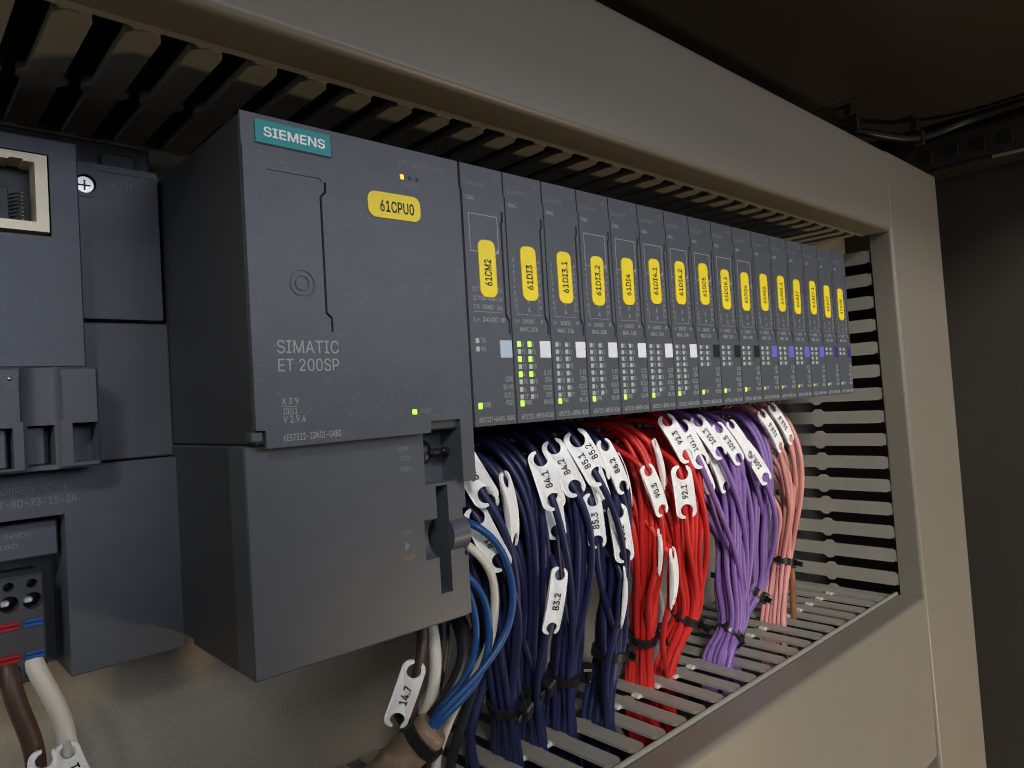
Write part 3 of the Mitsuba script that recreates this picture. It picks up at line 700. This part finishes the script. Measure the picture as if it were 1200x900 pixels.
def marker(cen, yaw, tilt, L, W, text, words, col="navy", neck=None, lean_=0.0, second=None, bend=0.012):
    k = num("wire_marker")
    W, L = 0.78 * W, 0.95 * L
    f, t = math.radians(yaw), math.radians(tilt)
    n0 = np.array([-math.sin(f), -math.cos(f), 0])
    s0 = np.array([math.cos(f), -math.sin(f), 0])
    u0 = np.array([0, 0, 1.0])
    l_ = math.radians(lean_)
    u0, n0 = math.cos(l_) * u0 - math.sin(l_) * n0, math.cos(l_) * n0 + math.sin(l_) * u0
    u = math.cos(t) * u0 + math.sin(t) * s0
    s = math.cos(t) * s0 - math.sin(t) * u0
    r = 0.30 * W
    p = rrect(-W / 2, W / 2, -L / 2, L / 2, 0.36 * W)
    for sg in (1, -1):
        cz = sg * (L / 2 - 0.40 * W)
        p = p.difference(Point(0.03 * W, cz).buffer(r, quad_segs=7)).difference(Polygon([(-0.08 * W, cz), (0.28 * W, cz), (0.24 * W, cz + sg * W), (-0.02 * W, cz + sg * W)]))
    p = p.buffer(-0.18).buffer(0.18).segmentize(1.4)
    if p.geom_type != "Polygon":
        p = max(p.geoms, key=lambda g: g.area)
    m = ext(p, 0.55)
    v = np.array(m.vertices)

    def world(v):
        return np.asarray(cen) + np.outer(v[:, 0], s) + np.outer(v[:, 1], u) + np.outer(v[:, 2] - bend * v[:, 1] ** 2, n0)
    put(k, trimesh.Trimesh(world(v), m.faces, process=False), "tag_white", 40)
    if text:
        ms = []
        for q, tx in enumerate([text] + ([second] if second else [])):
            tv, tf = word(tx, 2.0, True, 0.88)
            w = tv[:, 0].max()
            tv = np.c_[-tv[:, 1] + (1.1 if not second else (-0.5 if q == 0 else 3.0)), tv[:, 0] - w / 2 + (-0.6 if q == 0 else 0.8) * bool(second), tv[:, 2] + 0.54]
            ms.append(trimesh.Trimesh(world(tv), tf, process=False))
        put(k + "__printed_number", cat(*ms), "print_black")
    tag(k, words, "wire marker")
    if neck is not None:                                               # the wire it is clipped on
        nk, half, d = NECK[neck]
        cen = np.asarray(cen, float)
        A, B = cen + u * (L / 2 + 3) - n0 * 3.4, cen - u * (L / 2 + 3.5) - n0 * 3.2
        b1 = BUN[neck]
        tx = 0.6 * A[0] + 0.4 * (b1[2][0] + b1[2][1]) / 2
        P = [(tx, 48, max(A[2] + 3, -110)), (tx, 38, min(-72.5, A[2] + 2.5)), tuple(A + np.array([0, 6, 1.2])), tuple(cen + u * L * 0.36 - n0 * 1.9), tuple(cen - n0 * 1.9), tuple(cen - u * L * 0.36 - n0 * 1.9), tuple(B),
             (nk[0] - 0.2 * half[0], nk[1] - 0.75 * half[1], nk[2]), (b1[5][0] - 1, b1[5][1] - 6, -176), (b1[5][0] - 1, b1[5][1] - 6, -198)]
        if B[2] < nk[2] + 16:
            P = P[:7] + P[8:]
        w_ = num("marked_wire")
        put(w_, tube(P, 1.1, 9, 60), "wire_" + col, True)
        tag(w_, f"{col} wire under the " + words, "wire")
    return k


MK = [((5.0, 8.6, -81.6), 38, -28, 21, 9.5, "81.1", "white marker reading 81.1 at the top beside the controller", "navy", 0, 12),
      ((8.2, 7.2, -99.9), 40, -24, 20, 9.0, "81.4", "white marker reading 81.4 beside the blue loop", "navy", 0, 0),
      ((10.6, 13.0, -84.5), 40, -24, 19, 8.0, "", "blank white marker behind the topmost one", "navy", 0, 12),
      ((16.6, 6.0, -93.4), -26, -12, 24, 8.5, "", "blank white marker nearly edge on among navy wires", "navy", 1, 0),
      ((30.5, 5.6, -86.4), 38, -14, 19, 9.0, "84.1", "white marker reading 84.1 on the third navy bundle", "navy", 2, 10),
      ((41.2, 8.6, -84.0), 38, -24, 20, 9.0, "84.2", "white marker reading 84.2 behind the 84.1 marker", "navy", 2, 10),
      ((38.0, 11, -97.5), 36, -4, 17, 8.0, "", "blank white marker deep under the 84.1 marker", "navy", 2, 4),
      ((48.6, 5.4, -81.6), 34, -26, 20, 10.5, "85.1", "white double marker reading 85.1 and 85.2", "navy", 3, 12),
      ((50.2, 5.4, -101.4), 34, -4, 18, 7.5, "85.3", "white marker reading 85.3 below the double marker", "navy", 3, 0),
      ((61.8, 4.8, -107.2), 32, -6, 20, 8.5, "86.1", "white marker reading 86.1 at the navy bundles' right", "navy", 3, 0),
      ((62.5, 6.5, -85.8), 12, -20, 20, 7.5, "86.2", "narrow white marker reading 86.2 above the 86.1 marker", "navy", 3, 8),
      ((33.2, 7.6, -122.6), 22, 12, 21, 7.0, "83.2", "white marker reading 83.2 low on the second navy bundle", "navy", 1, -4),
      ((63.8, 6.2, -128.0), -34, 4, 21, 7.5, "", "blank white marker seen edge on next to the red wires", "navy", 3, -6),
      ((81.0, 4.6, -96.0), 14, -20, 20, 7.5, "90.3", "narrow white marker reading 90.3 on the left red bundle", "red", 4, 0),
      ((97.6, 4.4, -98.6), 40, -4, 20, 9.5, "92.1", "white marker reading 92.1 on the right red bundle", "red", 5, 0),
      ((98.6, 6.6, -79.6), 30, -24, 20, 8.5, "92.3", "white marker reading 92.3 between red and violet wires", "red", 5, 12),
      ((107.6, 6.6, -82.4), 34, -22, 20, 9.0, "101.1", "white marker reading 101.1, first above the violet wires", "violet", 6, 12),
      ((119.4, 6.6, -80.8), 26, -30, 20, 8.5, "101.3", "white marker reading 101.3, second above the violet wires", "violet", 6, 12),
      ((134.0, 7.0, -84.5), 18, -30, 20, 8.0, "101.5", "white marker reading 101.5, third above the violet wires", "violet", 6, 10),
      ((126.0, 7.0, -94.5), 10, -24, 19, 7.5, "", "blank white marker left of the 105.5 marker", "violet", 6, 0),
      ((151.0, 5.6, -93.4), 22, -30, 22, 8.5, "105.5", "white marker reading 105.5 on the violet wires", "violet", 7, 8),
      ((170.5, 7.5, -82.0), 6, -28, 22, 7.5, "113.1", "narrow white marker reading 113.1 on the left pink wire", "pink", 8, 10),
      ((180.0, 7.5, -79.6), 6, -30, 22, 7.5, "113.3", "narrow white marker reading 113.3, farthest right", "pink", 8, 10),
      ((92.8, 7.2, -128.6), -20, -10, 24, 8.0, "", "blank marker seen edge on low on the right red bundle", "red", 5, -6)]
MK += [((18.5, 9.5, -116.0), -38, -6, 17, 6.0, "", "blank marker low on the first navy bundle, edge on", "navy", 0, -4),
       ((71.5, 9.0, -92.0), -26, -20, 22, 6.5, "", "blank marker edge on at the red bundle's left side", "red", 4, 6),
       ((90.0, 8.0, -88.0), -24, -16, 20, 6.5, "", "blank marker edge on between the red bundles", "red", 5, 6),
       ((86.0, 7.6, -118.0), -28, -10, 18, 6.0, "", "blank marker edge on low on the left red bundle", "red", 4, -4),
       ((115.0, 7.4, -93.5), 14, -24, 19, 7.0, "", "blank white marker under the 101.1 marker", "violet", 6, 4),
       ((143.5, 7.0, -84.0), 8, -30, 20, 7.0, "", "blank white marker above the 105.5 marker", "violet", 7, 10),
       ((57.5, 9.0, -92.0), 30, -14, 17, 7.0, "", "blank marker half hidden under the 86.2 marker", "navy", 3, 4)]
for cen, yaw, tilt, L, W, text, words, col, nk, ln in MK:
    marker(cen, yaw, tilt, L, W, text, words, col, nk, ln, second="85.2" if text == "85.1" else None)
marker((-15.6, 15.2, -136.2), 34, 22, 19, 8.0, "14.7", "white marker reading 14.7 on the thick brown wire below the controller", lean_=-6)
marker((-89.2, 44.6, -138.5), 10, 6, 14, 7.0, "", "white marker on the brown wire at the lower left corner", lean_=-4)
marker((-82.8, 44.6, -138.5), 16, -18, 14, 6.5, "01", "white marker on the white wire at the lower left corner", lean_=-4)
